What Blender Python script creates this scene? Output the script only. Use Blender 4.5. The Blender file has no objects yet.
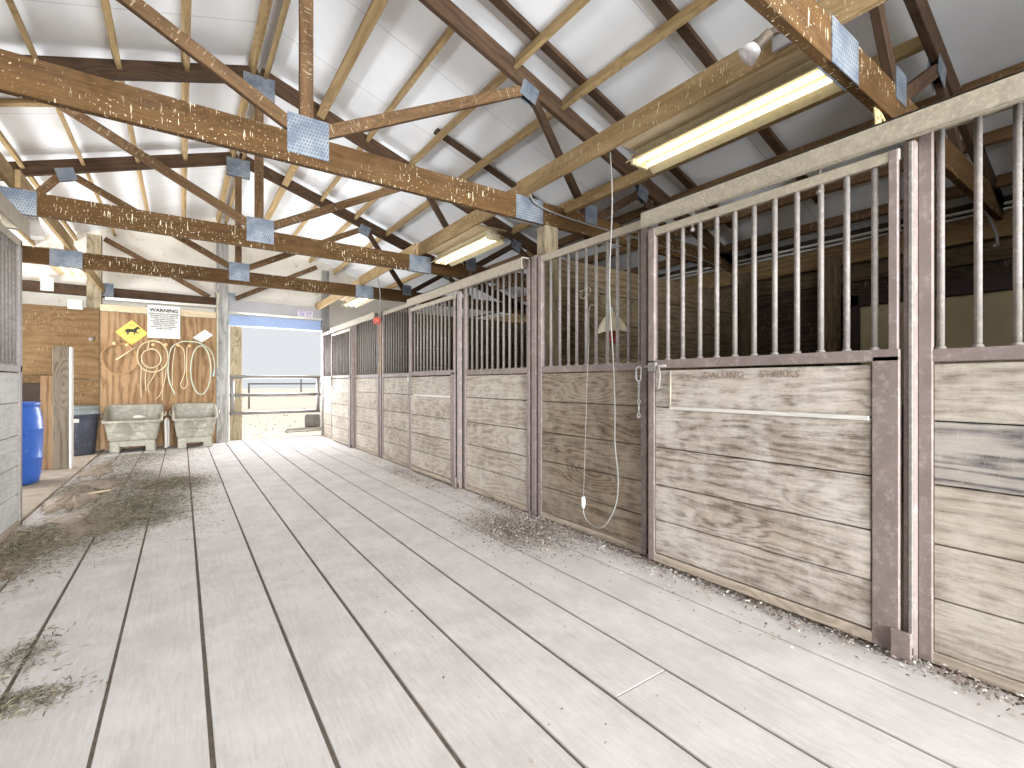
import bpy, bmesh, math, random
from mathutils import Vector, Matrix
random.seed(7)
scn = bpy.context.scene
C = scn.collection
PI = math.pi

# ------------------------------------------------------------------ camera, sky, sun, exposure
cam_d = bpy.data.cameras.new('camera'); cam = bpy.data.objects.new('camera', cam_d); C.objects.link(cam)
cam.location = (0, 0, 1.2); cam.rotation_euler = (PI/2, 0, -math.radians(35.07))
cam_d.sensor_width = 36; cam_d.lens = 470/1024*36; cam_d.shift_y = -1/1024; cam_d.clip_start = .02
scn.camera = cam
scn.view_settings.view_transform = 'Standard'; scn.view_settings.look = 'None'
scn.view_settings.gamma = 1; scn.view_settings.use_curve_mapping = False
scn.view_settings.exposure = 0.75
scn.cycles.use_denoising = True
scn.cycles.max_bounces = 10; scn.cycles.diffuse_bounces = 7; scn.cycles.sample_clamp_indirect = 6

world = bpy.data.worlds.new('sky'); scn.world = world; world.use_nodes = True
wn = world.node_tree.nodes; wl = world.node_tree.links
wn['Background'].inputs[0].default_value = (.93, .96, 1, 1)
wn['Background'].inputs[1].default_value = .5

sun_d = bpy.data.lights.new('sun', 'SUN'); sun = bpy.data.objects.new('sun', sun_d); C.objects.link(sun)
sun_d.energy = 2.6; sun_d.angle = math.radians(.6); sun_d.color = (1, .95, .86)
sun.rotation_euler = Vector((-.93, -.37, -.52)).to_track_quat('-Z', 'Y').to_euler()

def area(name, loc, look, sx, sy, power, col=(1, 1, 1)):
    d = bpy.data.lights.new(name, 'AREA'); o = bpy.data.objects.new(name, d); C.objects.link(o)
    d.shape = 'RECTANGLE'; d.size = sx; d.size_y = sy; d.energy = power; d.color = col
    o.location = loc; o.rotation_euler = (Vector(look) - Vector(loc)).to_track_quat('-Z', 'Y').to_euler()
    return o
# daylight through the near doorway and the end gate, plus added fill lamps
area('daylight_doorway', (.5, -8.0, 2.6), (.75, 4, .8), 4.0, 3.6, 1500, (.96, .98, 1))
area('fill_roof_near', (1.6, -8.0, .15), (-.3, 4.0, 3.8), 1.4, 1.2, 900, (.90, .95, 1))  # added fill lamp, aimed up to brighten the roof lining
area('daylight_gate', (1.72, 11.8, 1.5), (1.2, 5, 2.6), 1.8, 1.6, 150, (.92, .95, 1))
area('fill_left_bay', (-4.4, 8.2, .9), (.8, 6.8, 3.3), 4.6, 1.4, 420, (.91, .95, 1))  # added fill lamp inside the closed bay, lifts the far aisle and roof

# ------------------------------------------------------------------ colours and materials
def L(r, g, b):
    f = lambda c: c/12.92 if c <= .04045 else ((c+.055)/1.055)**2.4
    return (f(r/255), f(g/255), f(b/255), 1)

class NT:
    def __init__(s, name):
        s.m = bpy.data.materials.new(name); s.m.use_nodes = True
        s.t = s.m.node_tree; s.n = s.t.nodes; s.l = s.t.links
        s.b = s.n['Principled BSDF']
    def new(s, typ, **kw):
        n = s.n.new(typ)
        for k, v in kw.items():
            if k.startswith('i_'):
                key = k[2:]; key = int(key) if key.isdigit() else key.replace('_', ' ')
                n.inputs[key].default_value = v
            else: setattr(n, k, v)
        return n
    def link(s, a, b): s.l.new(a, b)
    def ramp(s, src, stops):
        r = s.new('ShaderNodeValToRGB'); e = r.color_ramp.elements
        while len(e) < len(stops): e.new(.5)
        for el, (p, c) in zip(e, stops): el.position = p; el.color = c if len(c) == 4 else (*c, 1)
        s.link(src, r.inputs[0]); return r
    def mix(s, fac, a, b, blend='MIX'):
        m = s.new('ShaderNodeMix', data_type='RGBA', blend_type=blend)
        for sock, v in ((m.inputs[0], fac), (m.inputs[6], a), (m.inputs[7], b)):
            if hasattr(v, 'links'): s.link(v, sock)
            else: sock.default_value = v
        return m.outputs[2]
    def math(s, op, a, b=0.0):
        m = s.new('ShaderNodeMath', operation=op)
        for sock, v in ((m.inputs[0], a), (m.inputs[1], b)):
            if hasattr(v, 'links'): s.link(v, sock)
            else: sock.default_value = v
        return m.outputs[0]
    def noise(s, vec, scale, detail=4, rough=.55, mapscale=None, dist=0):
        if mapscale:
            mp = s.new('ShaderNodeMapping'); mp.inputs['Scale'].default_value = mapscale; s.link(vec, mp.inputs[0]); vec = mp.outputs[0]
        n = s.new('ShaderNodeTexNoise'); s.link(vec, n.inputs['Vector'])
        n.inputs['Scale'].default_value = scale; n.inputs['Detail'].default_value = detail
        n.inputs['Roughness'].default_value = rough; n.inputs['Distortion'].default_value = dist
        return n.outputs['Fac']
    def coord(s): 
        t = s.new('ShaderNodeTexCoord'); return t
B0, W1 = (0, 0, 0, 1), (1, 1, 1, 1)

def wood(name, dark, light, var=.25, rings=1.0, dust=0.0, dustcol=L(205, 198, 190), drops=0.0, rough=.85, knots=.5, stain=None, stain_amt=0.0, ringamt=.22):
    t = NT(name); tc = t.coord(); uv = tc.outputs['UV']; ob = tc.outputs['Object']
    sp = t.new('ShaderNodeSeparateXYZ'); t.link(uv, sp.inputs[0])
    vo = t.new('ShaderNodeTexVoronoi'); mp = t.new('ShaderNodeMapping'); mp.inputs['Scale'].default_value = (1.15, 3.2, 1)
    t.link(uv, mp.inputs[0]); t.link(mp.outputs[0], vo.inputs['Vector']); vo.inputs['Scale'].default_value = 1.0
    near = t.ramp(vo.outputs['Distance'], [(.0, (1, 1, 1)), (.42, (0, 0, 0))]).outputs[0]
    g1 = t.noise(uv, 1, 6, .7, (3.0, 120, 1))
    warp = t.noise(uv, 1, 4, .55, (.7, 3.5, 1), .6)
    ph = t.math('ADD', t.math('MULTIPLY', sp.outputs[1], 16*rings), t.math('ADD', t.math('MULTIPLY', warp, 7*rings), t.math('MULTIPLY', near, 4.0 if knots else 0)))
    ring = t.math('POWER', t.math('ADD', t.math('MULTIPLY', t.math('SINE', t.math('MULTIPLY', ph, 6.283)), .5), .5), .6)
    mott = t.noise(uv, 1, 6, .65, (1.3, 8, 1), .5)
    rs = ringamt if rings else 0.0
    f = t.math('ADD', t.math('ADD', t.math('MULTIPLY', g1, .5-rs*.5), t.math('MULTIPLY', mott, .5-rs*.5)), t.math('MULTIPLY', ring, rs))
    col = t.ramp(f, [(.34, dark), (.66, light)]).outputs[0]
    # a tone of its own for each board
    wnz = t.new('ShaderNodeTexWhiteNoise', noise_dimensions='1D')
    t.link(t.math('FLOOR', t.math('DIVIDE', sp.outputs[1], 10)), wnz.inputs['W'])
    v = t.math('ADD', t.math('MULTIPLY', wnz.outputs['Value'], 2*var), 1-var)
    cc = t.new('ShaderNodeCombineColor')
    for i in range(3): t.link(v, cc.inputs[i])
    col = t.mix(1.0, col, cc.outputs[0], 'MULTIPLY')
    if knots:
        k = t.ramp(vo.outputs['Distance'], [(.03, (knots,)*3), (.085, (0, 0, 0))]).outputs[0]
        col = t.mix(k, col, tuple(c*.45 for c in dark[:3])+(1,))
    if stain:
        sn = t.noise(ob, 2.3, 5, .62)
        col = t.mix(t.ramp(sn, [(.48, (0, 0, 0)), (.66, (stain_amt,)*3)]).outputs[0], col, stain)
    if dust:
        dn = t.noise(ob, 3.1, 6, .68)
        d2 = t.noise(uv, 1, 6, .75, (9, 60, 1))
        dm = t.ramp(t.math('ADD', t.math('MULTIPLY', dn, .55), t.math('MULTIPLY', d2, .45)), [(.44, (0, 0, 0)), (.60, (dust,)*3)]).outputs[0]
        col = t.mix(dm, col, dustcol)
    if drops:
        n1 = t.noise(uv, 1, 2, .5, (75, 9, 1)); n2 = t.noise(uv, 1, 3, .6, (1.7, 3, 1)); n3 = t.noise(uv, 1, 2, .5, (60, 60, 1))
        s1 = t.ramp(n1, [(.645, (0, 0, 0)), (.67, (1, 1, 1))]).outputs[0]
        s3 = t.ramp(n3, [(.66, (0, 0, 0)), (.69, (1, 1, 1))]).outputs[0]
        mm = t.math('MULTIPLY', t.math('MAXIMUM', s1, s3), t.ramp(n2, [(.42, (0, 0, 0)), (.54, (drops,)*3)]).outputs[0])
        col = t.mix(mm, col, L(236, 222, 190))
    t.link(col, t.b.inputs['Base Color']); t.b.inputs['Roughness'].default_value = rough
    t.b.inputs['Specular IOR Level'].default_value = .2
    bp = t.new('ShaderNodeBump'); bp.inputs['Strength'].default_value = .25; bp.inputs['Distance'].default_value = .004
    t.link(f, bp.inputs['Height']); t.link(bp.outputs[0], t.b.inputs['Normal'])
    return t.m

def plain(name, col, rough=.6, metal=0.0, var=.12, scale=6, col2=None, fac2=(.5, .65), emit=0, bump=0.0, spec=.4):
    t = NT(name); tc = t.coord(); ob = tc.outputs['Object']
    n = t.noise(ob, scale, 5, .6)
    dk = tuple(max(0, c*(1-var)) for c in col[:3])+(1,); lt = tuple(min(1, c*(1+var)) for c in col[:3])+(1,)
    out = t.ramp(n, [(.3, dk), (.7, lt)]).outputs[0]
    if col2:
        n2 = t.noise(ob, scale*2.7, 6, .7)
        out = t.mix(t.ramp(n2, [(fac2[0], (0, 0, 0)), (fac2[1], (1, 1, 1))]).outputs[0], out, col2)
    t.link(out, t.b.inputs['Base Color']); t.b.inputs['Roughness'].default_value = rough; t.b.inputs['Metallic'].default_value = metal
    t.b.inputs['Specular IOR Level'].default_value = spec
    if bump:
        bp = t.new('ShaderNodeBump'); bp.inputs['Strength'].default_value = bump; bp.inputs['Distance'].default_value = .01
        t.link(n, bp.inputs['Height']); t.link(bp.outputs[0], t.b.inputs['Normal'])
    if emit:
        t.b.inputs['Emission Color'].default_value = col; t.b.inputs['Emission Strength'].default_value = emit
    return t.m

M = {}
M['truss'] = wood('truss_wood', L(64, 45, 25), L(102, 74, 42), .10, .8, .12, L(150, 124, 92), 1.0, ringamt=.08)
M['dark'] = wood('dark_wood', L(54, 40, 31), L(88, 67, 50), .16, .8, .1, L(140, 118, 94), ringamt=.15)
M['web'] = wood('web_wood', L(78, 58, 40), L(118, 90, 62), .14, .8, .12, L(168, 144, 112), .35, ringamt=.15)
M['purlin'] = wood('purlin_wood', L(136, 110, 72), L(182, 156, 112), .14, .7, .12, L(200, 184, 148), ringamt=.15)
M['longbeam'] = wood('stall_line_beam_wood', L(126, 102, 66), L(166, 138, 98), .08, .7, .2, L(204, 184, 148), .7, ringamt=.15)
M['post'] = wood('post_wood', L(116, 104, 82), L(172, 156, 126), .1, .8, .3, L(190, 180, 158))
M['endpost'] = wood('grey_post_wood', L(112, 110, 106), L(160, 158, 152), .1, .8, .3, L(188, 186, 182))
M['greybrown'] = wood('old_post_wood', L(86, 76, 62), L(130, 116, 98), .05, .8, .2, L(152, 142, 124), knots=.4)
M['plankdoor'] = wood('door_plank_wood', L(108, 95, 82), L(174, 161, 146), .09, 1.0, .9, L(206, 198, 189), .12, stain=L(106, 92, 78), stain_amt=.5, knots=.8, ringamt=.27)
M['plank'] = wood('stall_plank_wood', L(84, 71, 57), L(140, 124, 104), .10, 1.0, .6, L(176, 164, 148), .12, stain=L(88, 74, 60), stain_amt=.5, knots=.8, ringamt=.24)
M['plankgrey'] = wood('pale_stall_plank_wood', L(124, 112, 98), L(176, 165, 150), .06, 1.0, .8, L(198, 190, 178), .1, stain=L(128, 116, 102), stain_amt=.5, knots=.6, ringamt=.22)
M['knotboard'] = wood('dark_knotted_board', L(84, 80, 82), L(160, 152, 144), .02, 1.0, .5, L(190, 182, 172), .1, knots=.8, ringamt=.45)
M['planklit'] = wood('left_panel_plank_lit', L(176, 174, 170), L(206, 205, 202), .04, 1.0, .8, L(214, 213, 210), 0, knots=.3, ringamt=.15)  # paler wood: the light falling on the left panel is put into its colour
M['floor'] = wood('floor_plank_wood', L(184, 178, 173), L(206, 200, 196), .02, 0, .9, L(212, 207, 204), 0, knots=0, stain=L(186, 179, 174), stain_amt=.6)
M['oldplank'] = wood('dark_partition_wood', L(66, 54, 40), L(116, 99, 75), .24, 1.0, .35, L(140, 126, 104))
M['backplank'] = wood('stall_back_wood', L(44, 36, 33), L(84, 70, 60), .22, 1.0, .25, L(118, 104, 90), .2)
M['girt'] = wood('eave_board_wood', L(104, 84, 56), L(148, 122, 86), .1, 1.0, .2, L(160, 138, 106))
M['plywood'] = wood('plywood', L(108, 80, 53), L(148, 117, 84), .04, .55, .15, L(196, 172, 140), knots=0, ringamt=.32)
M['plydark'] = wood('dark_plywood', L(84, 62, 38), L(112, 86, 56), .05, .5, .2, L(154, 128, 94), .2, knots=.2, ringamt=.2)
M['battenlight'] = wood('light_trim_wood', L(180, 160, 126), L(208, 188, 154), .08, .7, .2, knots=.2)
M['whitewood'] = wood('white_painted_wood', L(198, 194, 187), L(224, 220, 213), .05, .4, .2, knots=.1)
M['silt'] = wood('sill_wood', L(138, 124, 108), L(184, 170, 152), .10, 1.0, .6, L(184, 172, 156))
M['frame'] = plain('dusty_brown_steel', L(132, 118, 113), .7, .05, .14, 9, L(172, 160, 154), (.52, .78))
M['rail'] = plain('dusty_galvanised_rail', L(166, 156, 138), .6, .2, .14, 22, L(190, 180, 160), (.5, .68))
M['bar'] = plain('dusty_steel_bar', L(130, 123, 118), .65, .1, .14, 16, L(158, 150, 143), (.5, .68))
M['plate'] = NT('galvanised_plate').m
def mk_plate():
    t = NT('galvanised_truss_plate'); tc = t.coord(); uv = tc.outputs['UV']
    br = t.new('ShaderNodeTexBrick'); t.link(uv, br.inputs['Vector'])
    br.inputs['Scale'].default_value = 1; br.inputs['Brick Width'].default_value = .02; br.inputs['Row Height'].default_value = .024
    br.inputs['Mortar Size'].default_value = .005; br.inputs['Mortar Smooth'].default_value = .4
    br.inputs['Color1'].default_value = L(116, 124, 134); br.inputs['Color2'].default_value = L(100, 110, 124); br.inputs['Mortar'].default_value = L(152, 157, 160)
    n = t.noise(tc.outputs['Object'], 9, 4, .6)
    c = t.mix(t.ramp(n, [(.4, (0, 0, 0)), (.62, (.75, .75, .75))]).outputs[0], br.outputs['Color'], L(92, 103, 121))
    t.link(c, t.b.inputs['Base Color']); t.b.inputs['Metallic'].default_value = .35; t.b.inputs['Roughness'].default_value = .5
    return t.m
M['plate'] = mk_plate()
def mk_ceiling():
    t = NT('white_roof_insulation'); tc = t.coord(); ob = tc.outputs['Object']
    n = t.noise(ob, 1.4, 4, .5)
    c = t.ramp(n, [(.3, L(229, 231, 233)), (.7, L(243, 245, 247))]).outputs[0]
    sp = t.new('ShaderNodeSeparateXYZ'); t.link(ob, sp.inputs[0])
    s = t.math('ABSOLUTE', t.math('SUBTRACT', t.math('FRACT', t.math('DIVIDE', sp.outputs[1], .92)), .5))
    c = t.mix(t.ramp(s, [(.003, (.4, .4, .4)), (.008, (0, 0, 0))]).outputs[0], c, L(120, 114, 106))
    t.link(c, t.b.inputs['Base Color']); t.b.inputs['Roughness'].default_value = .6
    bp = t.new('ShaderNodeBump'); bp.inputs['Strength'].default_value = .3; bp.inputs['Distance'].default_value = .025
    t.link(t.noise(ob, 2.2, 2, .4), bp.inputs['Height']); t.link(bp.outputs[0], t.b.inputs['Normal'])
    return t.m
M['ceiling'] = mk_ceiling()
M['gable'] = plain('white_gable_lining', L(226, 220, 208), .8, 0, .05, 2, L(196, 180, 150), (.56, .72))
M['dirt'] = plain('dry_dirt', L(150, 136, 120), .95, 0, .25, 7, L(122, 106, 88), (.48, .64), bump=.4)
M['seam'] = plain('dirt_in_seams', L(98, 87, 77), .95, 0, .3, 30)
M['sand'] = plain('pale_sand', L(226, 216, 200), .95, 0, .1, 3, L(190, 176, 154), (.6, .7), bump=.4)
M['whitepipe'] = plain('white_pipe', L(226, 222, 212), .5, 0, .06, 8)
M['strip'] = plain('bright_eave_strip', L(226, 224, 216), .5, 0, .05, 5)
M['panel'] = plain('pale_shutter_panel', L(186, 174, 140), .8, 0, .08, 5)
M['blackframe'] = plain('dark_window_frame', L(58, 44, 40), .7, 0, .2, 9)
M['fixture'] = plain('dusty_cream_enamel', L(196, 184, 152), .6, 0, .08, 9, L(176, 160, 124), (.5, .7))
M['tube'] = plain('lit_fluorescent_tube', L(255, 246, 214), .4, 0, 0, 2, emit=2.4)
M['gate'] = plain('gate_steel', L(132, 128, 124), .5, .4, .12, 7)
M['blue'] = plain('blue_plastic', L(62, 108, 200), .34, 0, .12, 4, L(120, 152, 214), (.6, .75))
M['tub'] = plain('grey_green_plastic', L(146, 142, 128), .55, 0, .1, 5, L(178, 172, 156), (.5, .68))
M['tubin'] = plain('grey_tub_inside', L(132, 130, 116), .6, 0, .1, 5)
M['bin'] = plain('dark_bin_plastic', L(70, 72, 84), .4, 0, .15, 5, L(120, 120, 116), (.56, .7))
M['binlid'] = plain('grey_bin_lid', L(136, 142, 142), .45, 0, .1, 6)
M['label'] = plain('white_label', L(226, 222, 208), .7, 0, .08, 30, L(150, 146, 138), (.55, .6))
M['yellow'] = plain('yellow_sign', L(220, 184, 84), .6, 0, .05, 5)
M['white'] = plain('white_sign', L(206, 204, 198), .6, 0, .03, 5)
M['ink'] = plain('black_ink', L(44, 42, 36), .7, 0, .05, 5)
M['faint'] = plain('faded_brown_ink', L(138, 120, 104), .85, 0, .2, 40)
M['graysign'] = plain('weathered_white_sign', L(206, 204, 198), .6, 0, .06, 6)
M['rope'] = plain('cream_rope', L(196, 178, 146), .85, 0, .15, 60)
M['wire'] = plain('brown_wire', L(172, 138, 94), .6, .2, .1, 20)
M['hose'] = plain('pale_green_hose', L(182, 184, 162), .5, 0, .08, 12)
M['bluehose'] = plain('pale_blue_hose_end', L(176, 202, 206), .5, 0, .06, 12)
M['brass'] = plain('brass', L(190, 160, 90), .4, .7, .1, 12)
M['plug'] = plain('white_plug', L(226, 232, 230), .5, 0, .05, 12)
M['cord'] = plain('white_cord', L(140, 138, 132), .5, 0, .06, 12)
M['redbulb'] = plain('red_glass', L(214, 92, 76), .2, 0, .1, 9)
M['shade'] = plain('cream_lamp_shade', L(232, 222, 196), .45, 0, .06, 9)
M['chain'] = plain('zinc_chain', L(198, 198, 196), .4, .6, .1, 30)
M['knob'] = plain('turned_wood_peg', L(206, 170, 120), .6, 0, .1, 20)
M['floodgrey'] = plain('dark_floodlight_body', L(104, 92, 80), .5, .2, .12, 20)
M['floodwhite'] = plain('floodlight_glass', L(226, 222, 222), .3, 0, .05, 20)
M['web_'] = plain('dusty_cobweb', L(226, 200, 150), .95, 0, .1, 30)
M['licence'] = plain('plate_white', L(214, 206, 218), .5, 0, .05, 12)
M['purpleink'] = plain('purple_ink', L(112, 92, 140), .6, 0, .05, 9)
M['tyre'] = plain('grey_rubber', L(130, 128, 126), .8, 0, .15, 10)
M['bluegrey'] = plain('blue_grey_metal', L(140, 158, 190), .5, .2, .05, 4)
M['greymetal'] = plain('grey_metal', L(160, 158, 158), .5, .2, .06, 5)
M['rag'] = plain('white_rag', L(232, 228, 214), .9, 0, .05, 20)
M['greybox'] = plain('grey_plastic_box', L(196, 200, 188), .5, 0, .05, 9)
M['hole'] = plain('opening_shade_dark', L(70, 58, 46), .9, 0, .15, 9)

# ------------------------------------------------------------------ mesh builder
class MB:
    def __init__(s):
        s.v = []; s.f = []; s.uv = []; s.sm = []
    def _face(s, idx, uvs, smooth=False):
        s.f.append(idx); s.uv.append(uvs); s.sm.append(smooth)
    def obox(s, c, ax, ay, az, bev=.004, uoff=None):
        """box with half-axes ax, ay, az (Vectors); the grain runs along the longest one; edges chamfered"""
        c = Vector(c); A = [Vector(ax), Vector(ay), Vector(az)]
        ln = [a.length for a in A]; k = max(range(3), key=lambda i: ln[i])
        if uoff is None: uoff = (random.uniform(0, 40), random.randint(0, 400)*10+3)
        bev = min(bev, .3*min(ln))
        bm = bmesh.new()
        co = {}
        for sx in (-1, 1):
            for sy in (-1, 1):
                for sz in (-1, 1): co[(sx, sy, sz)] = bm.verts.new((sx*ln[0], sy*ln[1], sz*ln[2]))
        for i in range(3):
            for sg in (-1, 1):
                j, l = (i+1) % 3, (i+2) % 3
                q = []
                for a, b in ((-1, -1), (1, -1), (1, 1), (-1, 1)):
                    p = [0, 0, 0]; p[i] = sg; p[j] = a; p[l] = b; q.append(co[tuple(p)])
                bm.faces.new(q if sg > 0 else q[::-1])
        if bev > .0008: bmesh.ops.bevel(bm, geom=list(bm.edges), offset=bev, segments=1, affect='EDGES')
        n = [a.normalized() for a in A]; flip = n[0].cross(n[1]).dot(n[2]) < 0
        base = len(s.v); bm.verts.index_update()
        for v in bm.verts: s.v.append(c + n[0]*v.co[0] + n[1]*v.co[1] + n[2]*v.co[2])
        o = [i for i in range(3) if i != k]
        for f in bm.faces:
            nn = f.normal; vs = list(f.verts)
            if flip: vs.reverse()
            uvs = []
            for v in vs:
                a, b = v.co[o[0]], v.co[o[1]]
                w = b if abs(nn[o[0]]) >= abs(nn[o[1]]) else a
                if abs(nn[k]) > .8: uvs.append((uoff[0]+a, uoff[1]+b))
                else: uvs.append((uoff[0]+v.co[k], uoff[1]+w+(.5 if abs(nn[o[0]]) >= abs(nn[o[1]]) else 0)))
            s._face([base+v.index for v in vs], uvs)
        bm.free()
    def box(s, x0, x1, y0, y1, z0, z1, bev=.004):
        s.obox(((x0+x1)/2, (y0+y1)/2, (z0+z1)/2), (abs(x1-x0)/2, 0, 0), (0, abs(y1-y0)/2, 0), (0, 0, abs(z1-z0)/2), bev)
    def beam(s, p0, p1, w, d, side=(0, 1, 0), bev=.004):
        """straight member from p0 to p1, w thick along `side`, d deep across"""
        p0 = Vector(p0); p1 = Vector(p1); a = (p1-p0)/2; sd = Vector(side)
        sd = (sd - sd.project(a)).normalized(); up = a.normalized().cross(sd)
        s.obox((p0+p1)/2, a, sd*w/2, up*d/2, bev)
    def tube(s, pts, r, seg=8, cap=True, closed=False):
        pts = [Vector(p) for p in pts]; n = len(pts); rr = r if isinstance(r, (list, tuple)) else [r]*n
        base = len(s.v); nrm = None
        for i, p in enumerate(pts):
            if closed: t = pts[(i+1) % n]-pts[i-1]
            else: t = pts[min(i+1, n-1)]-pts[max(i-1, 0)]
            t.normalize()
            if nrm is None:
                nrm = t.orthogonal().normalized()
            nrm = (nrm - t*nrm.dot(t)); nrm = nrm.normalized() if nrm.length > 1e-6 else t.orthogonal().normalized()
            bi = t.cross(nrm)
            for j in range(seg):
                a = 2*PI*j/seg; s.v.append(p + (nrm*math.cos(a)+bi*math.sin(a))*rr[i])
        for i in range(n if closed else n-1):
            for j in range(seg):
                i2 = (i+1) % n; j2 = (j+1) % seg
                s._face([base+i*seg+j, base+i*seg+j2, base+i2*seg+j2, base+i2*seg+j], [(i*.1, j*.01), (i*.1, j*.01+.01), (i*.1+.1, j*.01+.01), (i*.1+.1, j*.01)], True)
        if cap and not closed:
            s._face([base+j for j in range(seg)][::-1], [(0, 0)]*seg); s._face([base+(n-1)*seg+j for j in range(seg)], [(0, 0)]*seg)
    def lathe(s, prof, origin, axis=(0, 0, 1), seg=28, cap0=False, cap1=False):
        """prof: (radius, height) pairs turned about axis"""
        o = Vector(origin); q = Vector((0, 0, 1)).rotation_difference(Vector(axis).normalized()); base = len(s.v)
        for r, h in prof:
            for j in range(seg):
                a = 2*PI*j/seg; s.v.append(o + q @ Vector((r*math.cos(a), r*math.sin(a), h)))
        for i in range(len(prof)-1):
            for j in range(seg):
                j2 = (j+1) % seg
                s._face([base+i*seg+j, base+i*seg+j2, base+(i+1)*seg+j2, base+(i+1)*seg+j], [(j*.1, i*.1)]*4, True)
        if cap0: s._face([base+j for j in range(seg)][::-1], [(0, 0)]*seg)
        if cap1: s._face([base+(len(prof)-1)*seg+j for j in range(seg)], [(0, 0)]*seg)
    def prism(s, poly, d):
        """flat polygon (3-D points) given depth d (Vector)"""
        P = [Vector(p) for p in poly]; d = Vector(d); b = len(s.v); n = len(P)
        s.v += P + [p+d for p in P]
        u = [(p.x+p.y, p.z) for p in P]
        s._face(list(range(b, b+n))[::-1], u[::-1]); s._face(list(range(b+n, b+2*n)), u)
        for i in range(n):
            j = (i+1) % n; s._face([b+i, b+j, b+n+j, b+n+i], [u[i], u[j], u[j], u[i]])
    def loft(s, rings, cap0=True, cap1=True, smooth=True):
        b = len(s.v); n = len(rings[0])
        for r in rings: s.v += [Vector(p) for p in r]
        for i in range(len(rings)-1):
            for j in range(n):
                j2 = (j+1) % n; s._face([b+i*n+j, b+i*n+j2, b+(i+1)*n+j2, b+(i+1)*n+j], [(j*.1, i*.1)]*4, smooth)
        if cap0: s._face(list(range(b, b+n))[::-1], [(0, 0)]*n)
        if cap1: s._face([b+(len(rings)-1)*n+j for j in range(n)], [(0, 0)]*n)
    def quad(s, pts, smooth=False):
        b = len(s.v); s.v += [Vector(p) for p in pts]; s._face(list(range(b, b+len(pts))), [(p[0], p[1]) for p in pts], smooth)
    def build(s, name, mat, parent=None, origin=None):
        o0 = Vector(parent['_o']) if parent is not None else Vector(origin or (0, 0, 0))
        me = bpy.data.meshes.new(name)
        me.from_pydata([tuple(v-o0) for v in s.v], [], s.f)
        uvl = me.uv_layers.new(name='UVMap'); fl = []
        for u in s.uv:
            for a in u: fl += [a[0], a[1]]
        uvl.data.foreach_set('uv', fl); me.polygons.foreach_set('use_smooth', s.sm)
        me.materials.append(mat if not isinstance(mat, str) else M[mat]); me.update()
        o = bpy.data.objects.new(name, me); C.objects.link(o)
        if parent is not None:
            o.parent = parent; o['_o'] = tuple(o0)
        else:
            o.location = o0; o['_o'] = tuple(o0)
        return o

def tag(o, label, cat, group=None, kind=None):
    o['label'] = label; o['category'] = cat
    if group: o['group'] = group
    o['kind'] = kind or 'thing'
    return o
def thing(name, label, cat, loc, group=None):
    o = bpy.data.objects.new(name, None); C.objects.link(o); o.location = loc; o['_o'] = tuple(loc); o.empty_display_size = .1
    return tag(o, label, cat, group)
def struct(name, mb, mat, label=None):
    o = mb.build(name, mat); o['kind'] = 'structure'; o['label'] = label or name.replace('_', ' '); o['category'] = name.split('_')[0]
    return o
def box(x0, x1, y0, y1, z0, z1, bev=.004):
    m = MB(); m.box(x0, x1, y0, y1, z0, z1, bev); return m
def beam(p0, p1, w, d, side=(0, 1, 0)):
    m = MB(); m.beam(p0, p1, w, d, side); return m
def tube(pts, r, seg=8, closed=False):
    m = MB(); m.tube(pts, r, seg, closed=closed); return m
def smooth_pts(pts, n=8, closed=False):
    P = [Vector(p) for p in pts]; out = []; m = len(P)
    for i in range(m if closed else m-1):
        g = (lambda k: P[k % m]) if closed else (lambda k: P[min(max(k, 0), m-1)])
        p0, p1, p2, p3 = g(i-1), g(i), g(i+1), g(i+2)
        for k in range(n):
            t = k/n; out.append(.5*((2*p1)+(p2-p0)*t+(2*p0-5*p1+4*p2-p3)*t*t+(3*p1-p0-3*p2+p3)*t**3))
    if not closed: out.append(P[-1])
    return out
def text_mesh(txt, size, name, mat, parent, loc, face='-Y', align='CENTER', ext=.0008, spacing=1.0, sx=1.0, bold=0.0):
    cu = bpy.data.curves.new('lettering', 'FONT'); cu.body = txt; cu.size = size; cu.align_x = align; cu.align_y = 'CENTER'
    cu.extrude = ext; cu.offset = bold; cu.space_line = spacing; cu.resolution_u = 2
    tmp = bpy.data.objects.new('tmp', cu); C.objects.link(tmp)
    dg = bpy.context.evaluated_depsgraph_get(); me = bpy.data.meshes.new_from_object(tmp.evaluated_get(dg))
    bpy.data.objects.remove(tmp); bpy.data.curves.remove(cu)
    me.name = name; me.materials.clear(); me.materials.append(M[mat])
    R = Matrix.Rotation(PI/2, 4, 'X') if face == '-Y' else Matrix.Rotation(-PI/2, 4, 'Z') @ Matrix.Rotation(PI/2, 4, 'X')
    o0 = Vector(parent['_o'])
    me.transform(Matrix.Translation(Vector(loc)-o0) @ R @ Matrix.Diagonal((sx, 1, 1, 1)))
    o = bpy.data.objects.new(name, me); C.objects.link(o); o.parent = parent; o['_o'] = tuple(o0); return o

# ------------------------------------------------------------------ measures of the barn
RX = .68                        # ridge line
XR, XL = 6.0, -4.65             # outer walls
XS = 2.65                       # stall fronts on the right
YE = 11.35                      # end wall
TY = [.93, 3.37, 5.72, 8.0]     # trusses
def chord_bottom(x): return 4.43-.3333*abs(x-RX)
def roof_under(x): return 4.67-.3333*abs(x-RX)

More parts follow.
